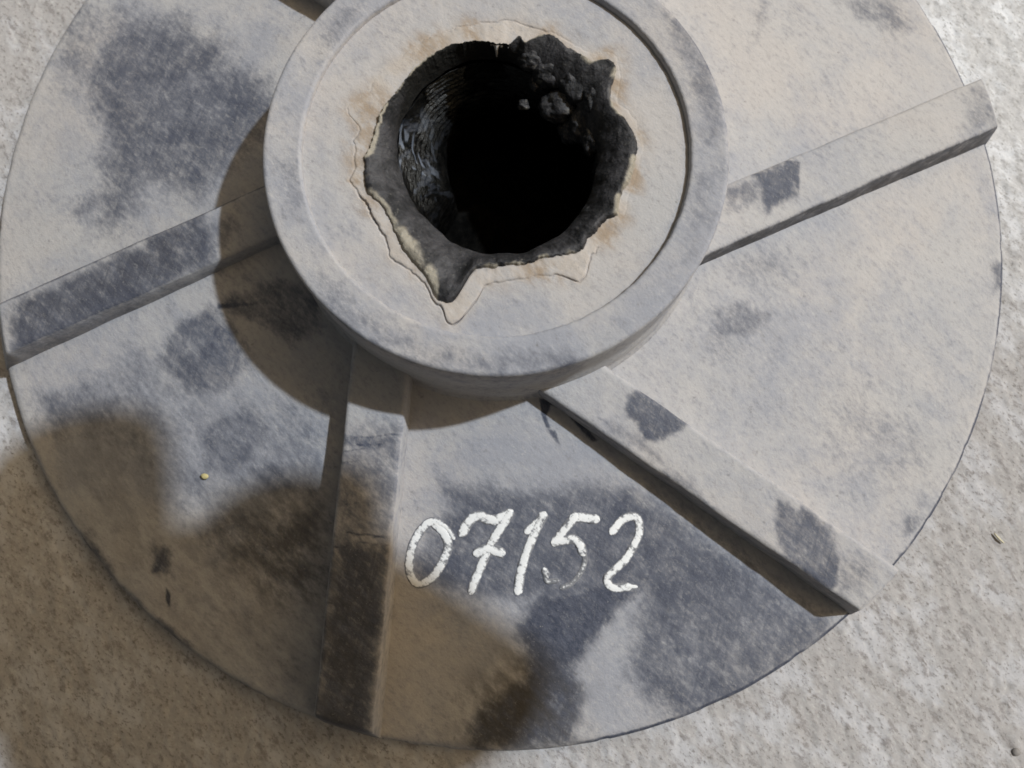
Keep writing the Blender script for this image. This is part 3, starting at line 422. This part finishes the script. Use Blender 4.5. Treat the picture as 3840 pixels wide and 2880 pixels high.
# ---------------------------------------------------------------- small loose things
def pebble(name, x, y, z, r, mat, squash=.7, seed=0):
    bm = bmesh.new(); bmesh.ops.create_icosphere(bm, subdivisions=2, radius=1.0); rs = random.Random(seed)
    sx, sy = rs.uniform(.8, 1.25), rs.uniform(.8, 1.2)
    for v in bm.verts:
        f = 1 + .28 * (float(vnoise(np.array(v.co.x * 2 + seed * 3.7), np.array(v.co.y * 2 + v.co.z * 1.7), seed)) - .5)
        v.co = Vector((v.co.x * sx * r * f, v.co.y * sy * r * f, v.co.z * squash * r * f)) * S
    o = bm_obj(name, bm, mat); o.location = (x * S, y * S, (z + r * squash * .6) * S); o.rotation_euler.z = rs.uniform(0, 6); return o
def straw(x, y, z, ln, ang, mat, bend=.1):
    bm = bmesh.new(); rows = []
    for i in range(7):
        t = i / 6 - .5; c = Vector((t * ln, bend * ln * (t * t * 4), 0)); rr_ = .0022 * (1 - .5 * abs(t))
        rows.append([bm.verts.new((c + Vector((0, math.cos(k * 1.047) * rr_, math.sin(k * 1.047) * rr_))) * S) for k in range(6)])
    for a, b in zip(rows, rows[1:]):
        for k in range(6): bm.faces.new((a[k], a[(k + 1) % 6], b[(k + 1) % 6], b[k]))
    bm.faces.new(rows[0][::-1]); bm.faces.new(rows[-1])
    o = bm_obj('straw', bm, mat); o.location = (x * S, y * S, (z + .004) * S); o.rotation_euler.z = ang; return o
M_straw = plain('dry_straw', (.62, .56, .40)); M_stone = plain('grey_stone', (.26, .24, .23)); M_crumb = plain('yellow_crumb', (.50, .42, .20)); M_grit = plain('pale_grit', (.46, .43, .38)); M_tan = plain('tan_grit', (.50, .38, .27))
def zpl(x, y): return zplate(math.hypot(x, y)) + .002
tag(pebble('crumb', -.533, -.515, zpl(-.533, -.515), .0062, M_crumb, .4, 1), 'small yellow crumb on the dusty plate left of the bottom rib', 'crumb')
tag(straw(.947, -.627, ZG, .024, -.85, M_straw, .03), 'short pale straw on the concrete right of the disc', 'straw')
tag(pebble('pebble', .941, -1.008, ZG - .005, .009, M_stone, .7, 3), 'dark grey pebble in the bottom right corner of the concrete', 'pebble')

# ---------------------------------------------------------------- the person taking the picture, crouched over the disc (outside the frame, casts the shadow)
M_cloth = plain('dark_work_clothes', (.06, .065, .08)); M_black = plain('black_camera_body', (.02, .02, .022), .4)
Lh = Vector((0.7552, 0.3019, 1.0))
def up(px, py, z): return Vector((px, py, .02)) + Lh * (z - .02)
verts = []; edges = []; rad = []
def node(p, r, parent=None):
    verts.append(Vector(p) * S); rad.append(r * S); i = len(verts) - 1
    if parent is not None: edges.append((parent, i))
    return i
hip = node((.1, -3.3, 1.1), .62)
belly = node((.1, -3.1, 1.9), .60, hip); chest = node((.1, -2.8, 2.7), .62, belly); neck = node((.1, -2.45, 3.2), .28, chest)
head = node((.1, -2.1, 3.6), .42, neck); crown = node((.1, -1.95, 3.95), .36, head)
# right arm to the hand whose shadow falls on the disc
sh_r = node((.85, -2.7, 2.85), .30, chest); el_r = node(up(-.62, -2.0, 2.3), .25, sh_r)
G = 1.22
wr_r = node(up(-.54, -1.14, 1.75), .20 * G, el_r); palm = node(up(-.55, -.88, 1.66), .22 * G, wr_r)
k1 = node(up(-.72, -.74, 1.62), .14 * G, palm); f1 = node(up(-.80, -.52, 1.62), .13 * G, k1); node(up(-.80, -.39, 1.62), .10 * G, f1)
k2 = node(up(-.45, -.76, 1.66), .12 * G, palm); f2 = node(up(-.42, -.67, 1.66), .11 * G, k2); node(up(-.41, -.52, 1.66), .085 * G, f2)
k3 = node(up(-.22, -.86, 1.66), .15 * G, palm); f3 = node(up(-.06, -.93, 1.66), .12 * G, k3); node(up(.05, -.95, 1.66), .085 * G, f3)
k4 = node(up(-.72, -.82, 1.7), .14 * G, palm); f4 = node(up(-1.1, -.80, 1.72), .12 * G, k4)
k5 = node(up(-.60, -.70, 1.74), .10 * G, palm); f5 = node(up(-.62, -.66, 1.8), .07 * G, k5)
# left arm
sh_l = node((-.7, -2.7, 2.85), .30, chest); el_l = node((-1.1, -1.9, 2.2), .24, sh_l); wr_l = node((-.55, -1.1, 1.85), .17, el_l); pl = node((-.36, -.80, 1.72), .16, wr_l)
for q, (dx, dy, dz) in enumerate([(.0, .22, .04), (.05, .2, -.02), (.06, .1, .1), (.09, .05, .12), (.10, -.04, .06)]):
    a = node(Vector((-.36 + dx * .6, -.80 + dy * .6, 1.72 + dz * .6)), .055, pl); node(Vector((-.36 + dx, -.80 + dy, 1.72 + dz)), .045, a)
# crouched legs
for s in (-1, 1):
    t = node((.1 + s * .45, -3.2, 1.1), .42, hip); kn = node((.1 + s * .75, -2.2, 1.75), .32, t); an = node((.1 + s * .75, -2.95, .25), .2, kn); node((.1 + s * .8, -2.3, .1), .17, an)
me = bpy.data.meshes.new('person'); me.from_pydata([tuple(v) for v in verts], edges, [])
per = bpy.data.objects.new('person', me); SC.collection.objects.link(per); me.materials.append(M_cloth)
sk = per.modifiers.new('skin', 'SKIN'); sk.use_smooth_shade = True
for i, sv in enumerate(me.skin_vertices[0].data): sv.radius = (rad[i], rad[i]); sv.use_root = (i == 0)
ss = per.modifiers.new('subdivision', 'SUBSURF'); ss.levels = 2; ss.render_levels = 2
tag(per, 'person in dark clothes crouching over the disc, whose hand shadow falls on it', 'person')
bm = bmesh.new(); bmesh.ops.create_cube(bm, size=1.0)
for v in bm.verts: v.co = Vector((v.co.x * .46, v.co.y * .28, v.co.z * .12)) * S
bmesh.ops.bevel(bm, geom=bm.edges[:], offset=.03 * S, segments=3, affect='EDGES')
cb = bm_obj('compact_camera', bm, M_black); cb.location = Vector((.03, -.60, 1.60)) * S; cb.rotation_euler = (.17, 0, 0)
tag(cb, 'small black compact camera held above the disc', 'camera')
